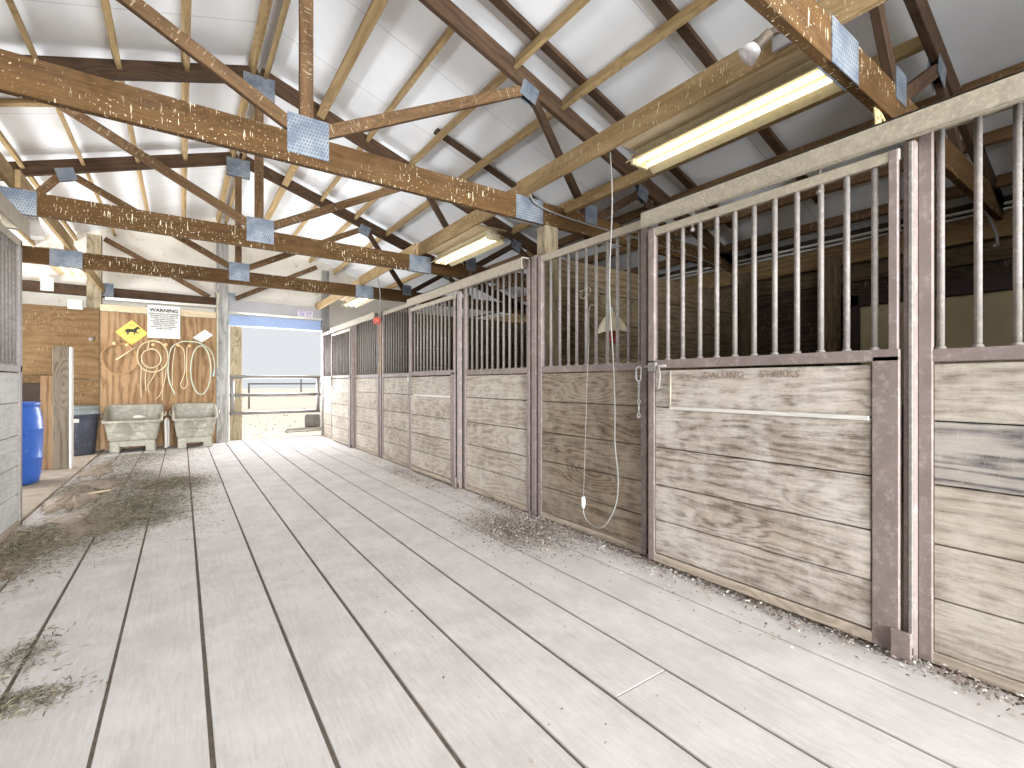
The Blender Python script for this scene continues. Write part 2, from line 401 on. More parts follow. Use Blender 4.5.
# ------------------------------------------------------------------ the setting
seams = [-1.14, -.86, -.56, -.24, .08, .40, .72, 1.03, 1.35, 1.66, 1.98, 2.30, 2.62]
f = MB()
for a, b in zip(seams[:-1], seams[1:]):
    y = -3.4; cuts = [y]
    while y < 11.3:
        y += random.uniform(7.0, 15); cuts.append(min(y, 11.32))
        if 11.32-y < 1.2: cuts[-1] = 11.32; break
    if abs(a-1.35) < .01: cuts = [-3.4, 1.24, 11.32]
    for y0, y1 in zip(cuts[:-1], cuts[1:]):
        f.box(a+.006+random.uniform(0, .003), b-.006-random.uniform(0, .003), y0+.002, y1-.002, -.04, 0, .002)
fl = struct('floor', f, 'floor', 'pale dusty plank floor of the barn aisle')
sub = struct('floor_subbase', box(-4.7, 6.05, -3.5, 11.5, -.2, -.008, 0), 'seam', 'brown dirt packed in the floor seams and stalls')
f = MB()
y = 5.75
while y < 11.1:
    f.box(-4.6, -1.19, y+.003, y+.24, -.03, .012, .003); y += .245
struct('floor_left', f, 'silt', 'wooden floor boards of the open bay left of the aisle')
struct('floor_stall', box(2.69, 5.96, -3.4, 11.25, -.05, -.002, 0), 'dirt', 'dirt floor of the stalls')
m = MB(); m.beam((-1.165, 4.2, -.005), (-1.165, 11.1, -.005), .045, .05, (1, 0, 0)); struct('trim_1', m, 'silt', 'worn wooden sill along the left edge of the aisle floor')

# roof: insulated white underside, two slopes with real thickness
m = MB()
for sx in (1, -1):
    xe = RX+sx*5.75
    m.prism([(RX, -3.5, roof_under(RX)), (RX, 12.0, roof_under(RX)), (xe, 12.0, roof_under(xe)), (xe, -3.5, roof_under(xe))][::sx], (0, 0, .12))
struct('ceiling', m, 'ceiling', 'white insulated underside of the pitched barn roof')

m = MB(); z = 0
while z < 2.5:
    m.box(XR, XR+.05, -3.5, 11.5, z, z+.235, .004); z += .24
m.box(XR+.045, XR+.07, -3.5, 11.5, 0, 2.9, 0)
struct('wall_right', m, 'backplank', 'dark board wall behind the stalls')
struct('trim_2', box(XR-.05, XR-.002, -3.4, 11.3, 2.5, 2.72), 'girt', 'brown eave board along the back of the stalls')
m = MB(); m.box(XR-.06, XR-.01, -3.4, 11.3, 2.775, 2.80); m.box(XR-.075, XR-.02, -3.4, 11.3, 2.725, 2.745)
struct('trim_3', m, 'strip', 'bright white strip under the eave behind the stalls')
struct('trim_4', box(XR-.04, XR-.002, -3.4, 11.3, 2.30, 2.47), 'oldplank', 'dark board below the eave board behind the stalls')
struct('wall_left', box(XL-.06, XL, -3.5, 11.5, 0, 2.9), 'plydark', 'left outer wall of the barn')
# unseen near end of the barn, its doorway narrowed to shape the light
m = MB()
m.box(XL, -1.35, -3.55, -3.5, 0, 4.8, 0); m.box(2.3, XR, -3.55, -3.5, 0, 4.8, 0); m.box(-1.35, 2.3, -3.55, -3.5, 3.3, 4.8, 0)
struct('wall_near', m, 'gable', 'unseen near end wall of the barn, doorway narrowed to shape the light')
# stall partitions
for i, yy in enumerate((3.38, 7.44, -.70)):
    m = MB(); z = 0
    for h in (.25, .3, .3, .3, .32, .33, .3, .28):
        m.box(2.86, 5.92, yy-.02, yy+.02, z, z+h-.006, .003); z += h
    struct(('wall_partition', 'wall_divider', 'wall_closing')[i], m, 'oldplank', 'brown plank partition between the stalls, '+('nearer', 'farther', 'nearest')[i]+' one')
m = MB(); z = 0
for k in range(9):
    m.box(XL+.02, -1.2, 5.60, 5.64, z, z+.262, .003); z += .268
struct('wall_stall', m, 'oldplank', 'brown plank side of the stall at the left')
# back window with its pale shutter
wb = struct('window_1', box(XR-.05, XR-.002, .22, 1.98, .98, 2.02), 'panel', 'pale closed shutter panel in the back wall of the near stall')
m = MB()
for a in ((XR-.09, XR-.004, .10, .22, .9, 2.14), (XR-.09, XR-.004, 1.98, 2.12, .9, 2.14), (XR-.09, XR-.004, .10, 2.12, 2.02, 2.16), (XR-.1, XR-.004, .10, 2.12, .9, .98)): m.box(*a)
o = m.build('window_frame', 'blackframe', wb)
# posts on the back wall
for i, yy in enumerate((3.2, 2.22, -.6)):
    tag(box(XR-.16, XR-.05, yy-.06, yy+.06, 0, 2.6).build('wall_post', 'oldplank', origin=(XR-.1, yy, 0)),
        ['dark wooden post in the back corner of the near stall', 'dark wooden post left of the pale shutter', 'dark wooden post right of the pale shutter'][i], 'post')

# end wall: gable lining with the gate opening
m = MB(); yb = 11.48
m.prism([(XL, yb, 2.4), (XR, yb, 2.4), (XR, yb, roof_under(XR)+.1), (RX, yb, roof_under(RX)+.1), (XL, yb, roof_under(XL)+.1)], (0, .05, 0))
m.box(XL, .70, yb, yb+.05, 0, 2.4, 0); m.box(2.66, XR, yb, yb+.05, 0, 2.4, 0)
struct('wall_end', m, 'gable', 'pale lined end wall of the barn above the gate')
m = MB(); m.box(-1.205, .56, 11.15, 11.17, 0, 2.49, .002)
struct('wall_plywood', m, 'plywood', 'tan plywood panel with the signs and ropes')
m = MB(); m.box(-4.6, -1.215, 11.14, 11.165, 1.27, 2.53, .002); m.box(-4.6, -1.215, 11.14, 11.165, 0, 1.26, .002)
struct('wall_panel', m, 'plydark', 'darker plywood panel left of the signs')
struct('trim_5', box(-1.2, .56, 11.135, 11.165, 2.50, 2.62), 'battenlight', 'light wooden batten above the plywood')
struct('trim_6', box(.79, 2.62, 11.30, 11.36, 2.66, 2.92), 'greymetal', 'grey header board above the gate opening')
struct('trim_7', box(.79, 2.62, 11.36, 11.44, 2.40, 2.62), 'bluegrey', 'blue grey door header above the gate opening')
struct('ground', box(-60, 80, 11.5, 120, -.12, -.03, 0), 'sand', 'pale sandy yard outside the gate')

# ------------------------------------------------------------------ trusses
ORD = ['nearest', 'second', 'third', 'fourth']
def truss(i, y):
    t = thing('roof_truss', ['nearest roof truss, its grey-plated chord entering at the top right', 'large brown roof truss with speckled chord, second from the camera',
              'third roof truss from the camera, blue plate at its centre', 'farthest full roof truss, just before the gate'][i], 'roof truss', (RX, y, 2.65), 'roof trusses')
    w = .05
    beam((XL+.1, y, 2.75), (XR-.02, y, 2.75), w, .20).build('bottom_chord', 'truss', t)
    for sx in (1, -1):
        xe = RX+sx*5.3
        dz = .09
        beam((RX, y, chord_bottom(RX)+dz), (xe, y, chord_bottom(xe)+dz), w, .17).build('top_chord', 'dark', t)
    beam((RX, y, 2.85), (RX, y, 4.33), w*.9, .085).build('king_post', 'web', t)
    for sx in (1, -1):
        beam((RX+sx*.10, y, 2.90), (RX+sx*1.78, y, 3.79), w*.9, .085).build('web', 'web', t)
        beam((RX+sx*1.93, y, 3.76), (RX+sx*2.58, y, 2.85), w*.9, .08).build('web', 'web' if sx < 0 else 'dark', t)
        beam((RX+sx*2.72, y, 2.85), (RX+sx*3.35, y, 3.24), w*.9, .08).build('web', 'dark', t)
        beam((RX+sx*3.45, y, 3.22), (RX+sx*3.95, y, 2.85), w*.9, .08).build('web', 'dark', t)
    def plate(x, z, a, b, rot=0.0):
        m = MB(); ca, sa = math.cos(rot), math.sin(rot)
        for s in (-1, 1):
            m.obox((x, y+s*(w/2+.002), z), Vector((ca, 0, sa))*a/2, (0, .0025, 0), Vector((-sa, 0, ca))*b/2, 0, (0, 0))
        m.build('gusset_plate', 'plate', t)
    plate(RX+.01, 2.84, .26, .26)
    plate(RX, 4.37, .30, .26)
    for sx in (1, -1):
        plate(RX+sx*1.86, 2.75, .30, .21)
        plate(RX+sx*1.86, 3.80, .18, .15, -sx*.32)
        plate(RX+sx*2.62, 2.86, .16, .18)
        plate(RX+sx*3.40, 3.25, .16, .14, -sx*.32)
    return t
for i, y in enumerate(TY): truss(i, y)

# end gable framing
t = thing('gable_beam', 'weathered cross beam at the far end wall, behind the fourth truss', 'beam', (RX, 11.42, 2.8))
beam((XL+.1, 11.42, 2.89), (.6, 11.42, 2.86), .05, .19).build('timber', 'dark', t)
for x, z, w_ in ((-1.12, 2.92, .16), (-1.93, 2.93, .17), (.84, 2.96, .15)):
    m = MB(); m.box(x-w_/2, x+w_/2, 11.385, 11.392, z-.12, z+.12, 0); m.build('gusset_plate', 'plate' if x > -1.5 else 'greybox', t)
for sx in (1, -1):
    beam((RX+sx*.22, 11.42, 2.96), (RX+sx*1.85, 11.42, 3.86), .05, .09).build('brace', 'web', t)
def endpost(x, y, w_, d_, z1, label, mat='endpost'):
    tag(box(x-w_/2, x+w_/2, y-d_/2, y+d_/2, -.01, z1).build('barn_post', mat, origin=(x, y, 0)), label, 'post')
endpost(-1.29, 11.26, .20, .14, 3.86, 'tall grey post rising above the seam of the two plywood panels', 'post')
endpost(.67, 11.22, .21, .16, 4.4, 'tall grey post between the plywood and the gate')
endpost(2.72, 11.40, .16, .06, 3.8, 'grey post at the right side of the gate, behind the stall front')
endpost(2.78, 3.385, .15, .13, 2.64, 'square yellowish wooden post at the nearer stall corner, under the second truss', 'post')
endpost(2.76, 7.46, .13, .12, 2.40, 'wooden post at the second stall corner, beside the red bulb', 'endpost')

# purlins and battens
NTH = ['first', 'second', 'third', 'fourth', 'fifth', 'sixth', 'seventh', 'eighth', 'ninth', 'tenth']
offs = [.09, .67, 1.19, 1.73, 2.27, 2.81, 3.35, 3.9, 4.45, 5.0]
bays = [(-1.35, .93), (.93, 3.37), (3.37, 5.72), (5.72, 8.0), (8.0, 11.48)]
bname = ['before the nearest truss', 'between nearest and second trusses', 'between second and third trusses', 'between third and fourth trusses', 'between fourth truss and end wall']
for b, (y0, y1) in enumerate(bays):
    for sx in (1, -1):
        for k, d in enumerate(offs):
            if b == 0 and not (sx > 0 and k >= 7): continue
            if b == 1 and (sx < 0 or k < 3): continue
            if sx < 0 and (k > (6 if b >= 3 else 4)): continue
            if b == 4 and k > 6 : continue
            x = RX+sx*d; zt = roof_under(x)-.045
            s = sx*math.atan(.3333); dep = .16 if (k == 1 and sx > 0) else .11
            m = MB(); up = Vector((math.sin(s), 0, math.cos(s)))
            m.obox(Vector((x, (y0+y1)/2, zt))-up*dep/2, (0, (y1-y0)/2-.027, 0), Vector((up.z, 0, -up.x))*(.045 if dep > .12 else .021), up*dep/2)
            tag(m.build('roof_purlin', 'purlin' if k < 7 else 'web', origin=(x, (y0+y1)/2, zt)),
                'brown roof purlin, %s down from the ridge, %s slope, %s' % (NTH[k], 'right' if sx > 0 else 'left', bname[b]), 'purlin', 'roof purlins')
for n_, (y, x0, x1, lab) in enumerate([(3.08, 1.6, 5.4, 'dark batten close behind the second truss on the near side, right slope'),
                        (2.14, 2.3, 5.4, 'dark batten on the right slope above the near light fixture'),
                        (4.90, 2.37, 5.0, 'dark batten on the right slope just before the third truss'),
                        (6.63, -1.5, -.9, 'short pale batten on the left slope past the third truss')]):
    sg = 1 if x0 > RX else -1
    m = MB(); p0 = Vector((x0, y, roof_under(x0)-.022)); p1 = Vector((x1, y, roof_under(x1)-.022)); m.beam(p0, p1, .085, .04)
    tag(m.build('roof_batten', 'dark' if n_ < 3 else 'purlin', origin=tuple((p0+p1)/2)), lab, 'batten')

# long beams lying along the stall lines on top of the chords
lb = [(2.5, -1.2, 3.43, 'long tan beam above the near stall front, beside the lit fixture'), (2.5, 3.31, 5.78, 'long beam on the truss chords above the middle stall front'),
      (2.5, 5.66, 8.06, 'long beam on the truss chords above the far stall front'), (2.5, 7.94, 11.44, 'long beam at the right from the fourth truss to the end wall'),
      (-1.16, 3.31, 5.78, 'long beam on the left line between second and third trusses'), (-1.16, 5.66, 8.06, 'stained long beam on the left line between third and fourth trusses'),
      (-1.16, 7.94, 11.44, 'long beam on the left line from fourth truss to end wall')]
for n_, (x, y0, y1, lab) in enumerate(lb):
    xx = x+(.02 if n_ % 2 else -.02)
    tag(beam((xx, y0, 2.93), (xx, y1, 2.93), .038, .155, (1, 0, 0)).build('long_beam', 'longbeam', origin=(xx, (y0+y1)/2, 2.85)), lab, 'beam', 'long beams on the truss chords')
tag(beam((-1.22, 6.42, 2.89), (-1.06, 5.90, 2.50), .09, .035, (1, 0, 0)).build('brace', 'whitewood', origin=(-1.15, 6.1, 2.7)), 'short white painted brace hanging under the third truss at left', 'brace')

# ------------------------------------------------------------------ lights
def fixture(x, y0, y1, z, label, board):
    t = thing('fluorescent_light', label, 'light', (x, (y0+y1)/2, z), 'fluorescent lights')
    ym = (y0+y1)/2; hl = (y1-y0)/2
    prof = [(-.15, -.035), (-.055, .03), (.055, .03), (.15, -.035), (.15, -.027), (.06, .045), (-.06, .045), (-.15, -.027)]
    m = MB(); m.loft([[(x+a, y0, z+b) for a, b in prof], [(x+a, y1, z+b) for a, b in prof]], smooth=False); m.build('reflector', 'fixture', t)
    m = MB(); m.box(x-.05, x+.05, y0, y1, z+.044, z+.09); m.build('ballast_box', 'fixture', t)
    for s in (-1, 1):
        tube([(x+s*.05, y0+.03, z-.006), (x+s*.05, y1-.03, z-.006)], .016, 12).build('tube', 'tube', t)
    for y in (y0, y1):
        box(x-.085, x+.085, y-.01, y+.012, z-.025, z+.05).build('end_cap', 'fixture', t)
    if board: box(board[0], board[1], y0-.02, y1+.02, z+.088, z+.105).build('mounting_board', 'battenlight', t)
    return t
fixture(2.72, 1.02, 2.26, 2.79, 'bright twin-tube fluorescent light above the near stall door', (2.501, 2.96))
fixture(2.74, 4.25, 5.50, 2.76, 'fluorescent light above the middle stall, hanging behind the second truss', (2.541, 2.9))
fixture(2.70, 8.25, 9.50, 2.74, 'fluorescent light above the far stall, right of the gate', (2.541, 2.9))
fixture(-1.36, 4.5, 5.62, 2.79, 'fluorescent light at the left edge behind the second truss', (-1.5, -1.20))
fixture(-1.30, 8.15, 9.35, 2.79, 'fluorescent light left of the gate behind the fourth truss', (-1.45, -1.20))
tag(beam((2.95, .98, 2.83), (2.95, 3.32, 2.83), .05, .09, (1, 0, 0)).build('light_rail', 'longbeam', origin=(2.93, 2.1, 2.7)), 'narrow cobwebbed wooden rail behind the bright near light', 'rail')

t = thing('floodlight', 'small floodlight with white lens on the near long beam', 'floodlight', (2.44, 1.15, 2.93))
m = MB(); m.box(2.435, 2.461, 1.06, 1.19, 2.87, 2.99); m.build('mounting_plate', 'greymetal', t)
ax = Vector((-.32, .50, -.55)).normalized(); p = Vector((2.40, 1.19, 2.945))
m = MB(); m.lathe([(.0, -.02), (.024, -.01), (.027, .035), (.037, .078)], p, ax, 16); m.build('lamp_holder', 'floodgrey', t)
m = MB(); m.lathe([(.036, .075), (.043, .09), (.055, .13), (.0, .135)], p, ax, 16); m.build('lens', 'floodwhite', t)
tube([(2.44, 1.13, 2.95), (2.43, 1.16, 2.965), (2.40, 1.19, 2.945)], .02).build('swivel_arm', 'floodgrey', t)

# ------------------------------------------------------------------ stall fronts
BH = [.235, .24, .26, .28, .255]      # board heights, floor upwards
def planks(x, y0, y1, z0, z1, th=.03, only=range(5)):
    m = MB(); tot = sum(BH); z = z0
    for n_, h in enumerate(BH):
        hh = h*(z1-z0)/tot
        if n_ in only: m.box(x-th/2+random.uniform(-.003, .003), x+th/2, y0, y1, z+.003, z+hh-.003, .004)
        z += hh
    return m
def bars(t, x, ys, z0, z1, r=.0135):
    for y in ys:
        m = MB(); m.tube([(x, y, z0), (x, y, z1)], r, 10); m.lathe([(r*1.6, 0), (r*1.2, .012)], (x, y, z0), (0, 0, 1), 10)
        m.build('bar', 'bar', t)
def spaced(y0, y1, n): return [y0+(y1-y0)*(k+1)/(n+1) for k in range(n)]
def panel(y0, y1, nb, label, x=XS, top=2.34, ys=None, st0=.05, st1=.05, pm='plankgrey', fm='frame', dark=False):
    t = thing('stall_partition', label, 'stall panel', (x, (y0+y1)/2, 0), 'fixed stall front panels')
    box(x-.025, x+.025, y0, y1, top-.06, top).build('top_rail', 'rail', t)
    box(x-.027, x+.025, y0, y1, 1.29, 1.345).build('middle_rail', fm, t)
    box(x-.025, x+.025, y0, y1, .0, .05).build('bottom_rail', 'silt', t)
    box(x-.03, x+.025, y0, y0+st0, .0, top).build('stile', fm, t)
    box(x-.03, x+.025, y1-st1, y1, .0, top).build('stile', fm, t)
    planks(x-.004, y0+st0, y1-st1, .05, 1.285, only=(0, 1, 2, 4) if dark else range(5)).build('plank_boards', pm, t)
    if dark: planks(x-.004, y0+st0, y1-st1, .05, 1.285, only=(3,)).build('dark_board', 'knotboard', t)['label'] = 'dark blue-grey board with bold grain'
    bars(t, x, ys or spaced(y0+st0, y1-st1, nb), 1.345, top-.06)
    return t
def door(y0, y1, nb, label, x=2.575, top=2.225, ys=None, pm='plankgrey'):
    t = thing('stall_gate', label, 'stall door', (x, (y0+y1)/2, 0), 'sliding stall doors')
    box(x-.02, x+.02, y0, y1, top-.05, top).build('top_rail', 'rail', t)
    box(x-.024, x+.02, y0, y1, 1.295, 1.35).build('middle_rail', 'frame', t)
    box(x-.022, x+.02, y0, y1, .025, .075).build('bottom_rail', 'silt', t)
    box(x-.024, x+.02, y0, y0+.10, .025, 1.32).build('stile', 'frame', t)
    box(x-.022, x+.018, y0+.005, y0+.04, 1.34, top).build('stile', 'frame', t)
    box(x-.024, x+.02, y1-.05, y1, .025, top).build('stile', 'frame', t)
    pk = planks(x-.003, y0+.105, y1-.052, .08, 1.285).build('plank_boards', pm, t)
    bars(t, x, ys or spaced(y0+.07, y1-.05, nb), 1.35, top-.05)
    m = MB(); m.box(x-.030, x-.018, y0+.11, y1-.17, 1.03, 1.05); m.build('ledge_strip', 'whitewood', t)
    tube([(x-.024, y1-.175, 1.03), (x-.027, y1-.178, 1.15), (x-.023, y1-.176, 1.28)], .005, 6).build('twine', 'rail', t)
    for y in (y0+.32, y1-.32):
        m = MB(); m.tube([(x+.0, y, top-.075), (x+.0, y, top+.06)], .008, 8); m.lathe([(.0, -.02), (.016, -.015), (.016, .0), (.0, .004)], (x, y, top-.075), (0, 0, 1), 10)
        m.build('hanger_bolt', 'bar', t)
    yl = y1-.03
    h = MB(); h.box(x-.05, x-.024, yl-.05, yl+.015, 1.275, 1.335); h.tube([(x-.037, yl+.05, 1.31), (x-.037, yl-.12, 1.31)], .009, 8)
    hh = h.build('latch', 'bar', t)
    m = MB(); m.tube([(x-.045, yl-.07, 1.31), (x-.05, yl-.085, 1.25), (x-.05, yl-.075, 1.17), (x-.05, yl-.05, 1.15)], .008, 8); m.build('handle', 'bar', hh)
    return t, pk
Y1 = [1.91, 1.80, 1.68, 1.57, 1.46, 1.35, 1.24, 1.13, 1.02, .91, .80]
panel(-.66, .66, 11, 'nearest stall panel, at the right edge of the view', ys=[.59, .475, .365, .25, .13, .01, -.11, -.23, -.35, -.47, -.58], dark=True)
d1, pk1 = door(.705, 2.05, 11, 'large near stall door with weathered boards and eleven upright bars', ys=Y1, pm='plankdoor')
panel(2.12, 3.33, 10, 'stall panel behind the hanging white cord', ys=[3.18, 3.06, 2.95, 2.85, 2.74, 2.63, 2.51, 2.41, 2.30, 2.20], pm='plank')
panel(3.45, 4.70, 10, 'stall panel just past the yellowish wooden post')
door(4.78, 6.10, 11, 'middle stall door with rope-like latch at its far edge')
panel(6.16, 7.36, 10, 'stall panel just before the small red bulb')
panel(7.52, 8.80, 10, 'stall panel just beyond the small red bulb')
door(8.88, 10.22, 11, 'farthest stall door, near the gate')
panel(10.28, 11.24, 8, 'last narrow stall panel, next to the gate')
# faint writing on the near door
text_mesh('DALLING', .05, 'lettering', 'faint', pk1, (2.5545, 1.52, 1.245), '-X', ext=.0006, sx=1.2)
text_mesh('STARKS', .05, 'lettering', 'faint', pk1, (2.5545, 1.21, 1.245), '-X', ext=.0006, sx=1.2)
for y, lab in ((.68, 'tall steel door post right of the near stall door'), (4.74, 'steel post between the middle stall door and the panel nearer to us'), (8.84, 'steel post at the near side of the farthest stall door')):
    t = thing('door_post', lab, 'post', (XS-.05, y, 0), 'steel stall door posts')
    box(XS-.075, XS-.03, y-.022, y+.018, 0, 2.25).build('post_tube', 'frame', t)
    box(XS-.09, XS-.076, y-.018, y-.004, .06, 2.24).build('edge_strip', 'bar', t)
    box(XS-.12, XS-.102, y-.02, y+.05, 0, .13).build('foot_guide', 'frame', t)
for y, lab in ((3.39, 'dark steel corner post in front of the yellowish wooden post'), (7.44, 'dark steel corner post below the small red bulb')):
    tag(box(XS-.03, XS+.02, y-.035, y+.035, 0, 2.36).build('corner_post', 'frame', origin=(XS, y, 0)), lab, 'post', 'stall corner posts')
def track(y0, y1, lab):
    t = thing('door_track', lab, 'door track', (2.58, (y0+y1)/2, 2.3), 'sliding door tracks')
    m = MB(); m.box(2.535, 2.545, y0, y1, 2.25, 2.355, .002); m.box(2.535, 2.625, y0, y1, 2.345, 2.355, .002); m.box(2.535, 2.56, y0, y1, 2.247, 2.255, .002)
    m.build('cover', 'rail', t)
    n = max(2, int((y1-y0)/1.2))
    for k in range(n):
        y = y0+.2+(y1-y0-.4)*k/(n-1); box(2.545, 2.622, y-.02, y+.02, 2.27, 2.345).build('bracket', 'frame', t)
track(-.66, 2.10, 'long dusty door track above the near stall door')
track(3.46, 6.14, 'long door track above the middle stall door')
track(7.5, 10.25, 'long door track above the farthest stall door')

# stall at the left edge
t = panel(4.28, 5.63, 12, 'stall panel at the left edge of the view, beside the blue barrel', x=-1.13, top=2.40, pm='planklit', fm='bar')
tt = thing('door_track', 'door track over the stall panel at the left edge', 'door track', (-1.06, 4.9, 2.4), 'sliding door tracks')
m = MB(); m.box(-1.045, -1.035, 4.2, 5.5, 2.405, 2.53, .002); m.box(-1.14, -1.035, 4.2, 5.5, 2.525, 2.535, .002); m.box(-1.14, -1.04, 5.2, 5.25, 2.40, 2.53, .002); m.build('cover', 'rail', tt)

# chains on the latches
def link_chain(m, p0, n, r=.011, w=.0028):
    p = Vector(p0)
    for k in range(n):
        pts = []
        for j in range(10):
            a = 2*PI*j/10; u = .6*r*math.cos(a); v = r*1.3*math.sin(a)
            pts.append(p+Vector((0 if k % 2 == 0 else u, u if k % 2 == 0 else 0, v)))
        m.tube(pts, w, 6, closed=True); p.z -= r*1.9
    return p
def snap_chain(x, y, z, lab):
    t = thing('latch_chain', lab, 'chain', (x, y, z), 'snap chains hanging at the stall doors')
    m = MB()
    m.tube(smooth_pts([(x, y-.02, z+.015), (x, y+.018, z+.015), (x, y+.022, z-.03), (x, y+.018, z-.07), (x, y-.014, z-.07), (x, y-.02, z-.03)], 4, True), .006, 8, closed=True)
    m.build('snap_ring', 'chain', t)
    m = MB(); e = link_chain(m, (x, y, z-.085), 6); m.build('links', 'chain', t)
    m = MB()
    m.tube([e+Vector((0, .012*math.cos(a), -.006+.012*math.sin(a))) for a in [2*PI*j/12 for j in range(12)]], .004, 6, closed=True)
    m.tube([e+Vector((0, 0, -.018)), e+Vector((0, 0, -.09))], .006, 8)
    m.tube([e+Vector((0, .013*math.cos(a), -.105+.014*math.sin(a))) for a in [2*PI*j/12 for j in range(12)]], .005, 6, closed=True)
    m.build('snap_hook', 'chain', t)
snap_chain(2.585, 2.155, 1.29, 'zinc snap chain hanging beside the near stall door latch')
snap_chain(2.585, 6.20, 1.29, 'snap chain hanging beside the middle stall door latch')

# heat lamp behind the bars, with a hanging cord
t = thing('heat_lamp', 'cream heat lamp with red bulb and wire guard behind the bars', 'heat lamp', (2.84, 2.68, 1.62))
ax = Vector((.05, .12, 1)).normalized(); p = Vector((2.82, 2.62, 1.60))
m = MB(); m.lathe([(.122, -.01), (.125, 0), (.10, .07), (.062, .125), (.03, .14), (.03, .165), (.0, .168)], p, ax, 28); m.build('lamp_shade', 'shade', t)
m = MB(); m.lathe([(.0, -.085), (.035, -.076), (.055, -.035), (.042, .02), (.02, .06)], p, ax, 20); m.build('bulb', 'redbulb', t)
q = Vector((0, 0, 1)).rotation_difference(ax)
m = MB()
for k in range(2):
    a0 = PI/2*k+.4; pts = []
    for j in range(13):
        b = PI*j/12; pts.append(p+q @ Vector((.118*math.cos(b)*math.cos(a0), .118*math.cos(b)*math.sin(a0), -.12*math.sin(b))))
    m.tube(pts, .0035, 6)
m.build('wire_guard', 'bar', t)
m = MB(); m.lathe([(.022, .16), (.022, .20), (.012, .215)], p, ax, 14); m.build('socket', 'plug', t)
tube(smooth_pts([p+ax*.2, (2.80, 2.64, 1.86), (2.70, 2.76, 1.95), (2.63, 2.80, 1.94)], 6), .004, 6).build('cord', 'cord', t)
pts = []
for j in range(16):
    a = 2*PI*j/16; pts.append((2.70, 2.80+.055*math.cos(a)+.02*math.sin(a), 1.935+.028*math.sin(a)+.028*math.cos(a)*-1))
tube(pts, .006, 6, True).build('hanging_ring', 'rope', t)
t = thing('extension_cord', 'long white cord hanging from the beam in front of the stall panel', 'cord', (2.58, 2.4, 1.3))
pts = smooth_pts([(2.52, 2.36, 2.86), (2.545, 2.365, 2.5), (2.56, 2.405, 1.9), (2.585, 2.39, 1.35), (2.59, 2.38, 1.0), (2.585, 2.375, .75), (2.58, 2.34, .50), (2.57, 2.36, .30), (2.56, 2.47, .13), (2.56, 2.60, .12), (2.565, 2.675, .17), (2.57, 2.69, .24)], 8)
tube(pts, .005, 8).build('cable', 'cord', t)
m = MB(); m.lathe([(.008, 0), (.016, .02), (.017, .07), (.012, .09)], (2.57, 2.69, .22), (0, 0, 1), 12, True, True); m.build('plug', 'plug', t)
tube(smooth_pts([(2.57, 2.69, .30), (2.585, 2.685, .7), (2.59, 2.67, 1.2), (2.60, 2.66, 1.5), (2.60, 2.655, 1.78), (2.63, 2.62, 1.80)], 6), .003, 6).build('cable', 'bar', t)
# small lamp and cord on the middle post
t = thing('heat_lamp', 'small red bulb lamp on the second corner post of the stalls', 'heat lamp', (2.55, 7.36, 2.2))
p = Vector((2.54, 7.34, 2.20)); ax = Vector((-.3, -.5, -.25)).normalized()
m = MB(); m.lathe([(.0, .09), (.05, .08), (.062, .04), (.045, -.01)], p, ax, 16); m.build('bulb', 'redbulb', t)
m = MB(); m.lathe([(.05, -.02), (.038, -.06), (.03, -.11), (.0, -.115)], p, ax, 16); m.build('socket', 'shade', t)
m = MB()
for k in range(3):
    a0 = PI/3*k; q = Vector((0, 0, 1)).rotation_difference(ax)
    m.tube([p+q @ Vector((.075*math.cos(b)*math.cos(a0), .075*math.cos(b)*math.sin(a0), .10*math.sin(b))) for b in [PI*j/10 for j in range(11)]], .003, 6)
m.build('wire_guard', 'bar', t)
tube(smooth_pts([(2.57, 7.38, 2.24), (2.57, 7.30, 2.6), (2.504, 7.26, 2.94)], 6), .006, 6).build('cord', 'cord', t)
m = MB(); link_chain(m, (2.575, 7.30, 2.12), 26, .016, .004); m.build('chain', 'wire', t)
# cable along the second truss into the stall
tag(tube(smooth_pts([(2.52, 3.31, 2.87), (2.60, 3.32, 2.80), (2.9, 3.325, 2.76), (3.4, 3.325, 2.74), (4.4, 3.325, 2.72), (5.4, 3.32, 2.66), (5.8, 3.2, 2.45)], 6), .008, 6).build('cable', 'cord', origin=(3.5, 3.3, 2.7)),
    'thin pale cable running along the second truss into the near stall', 'cable')
tag(tube(smooth_pts([(5.5, .96, 2.66), (5.75, .95, 2.60), (5.82, .93, 2.50), (5.80, .92, 2.40), (5.7, .92, 2.38)], 6), .012, 6).build('conduit', 'greymetal', origin=(5.7, .95, 2.5)),
    'short curved conduit at the end of the nearest truss', 'conduit')
m = MB()
for k in range(14):
    a = random.uniform(0, 2*PI); r0 = .05; b = Vector((3.02+random.uniform(-.05, .05), .93, 2.655)); e = b+Vector((random.uniform(-.03, .05), -.01+random.uniform(-.02, .02), -random.uniform(.05, .15)))
    m.tube([b, (b+e)/2+Vector((.01, 0, .0)), e], [.006, .007, .002], 5)
tag(m.build('cobweb', 'web_', origin=(3.02, .95, 2.65)), 'tattered dusty cobweb hanging below the nearest truss', 'cobweb')

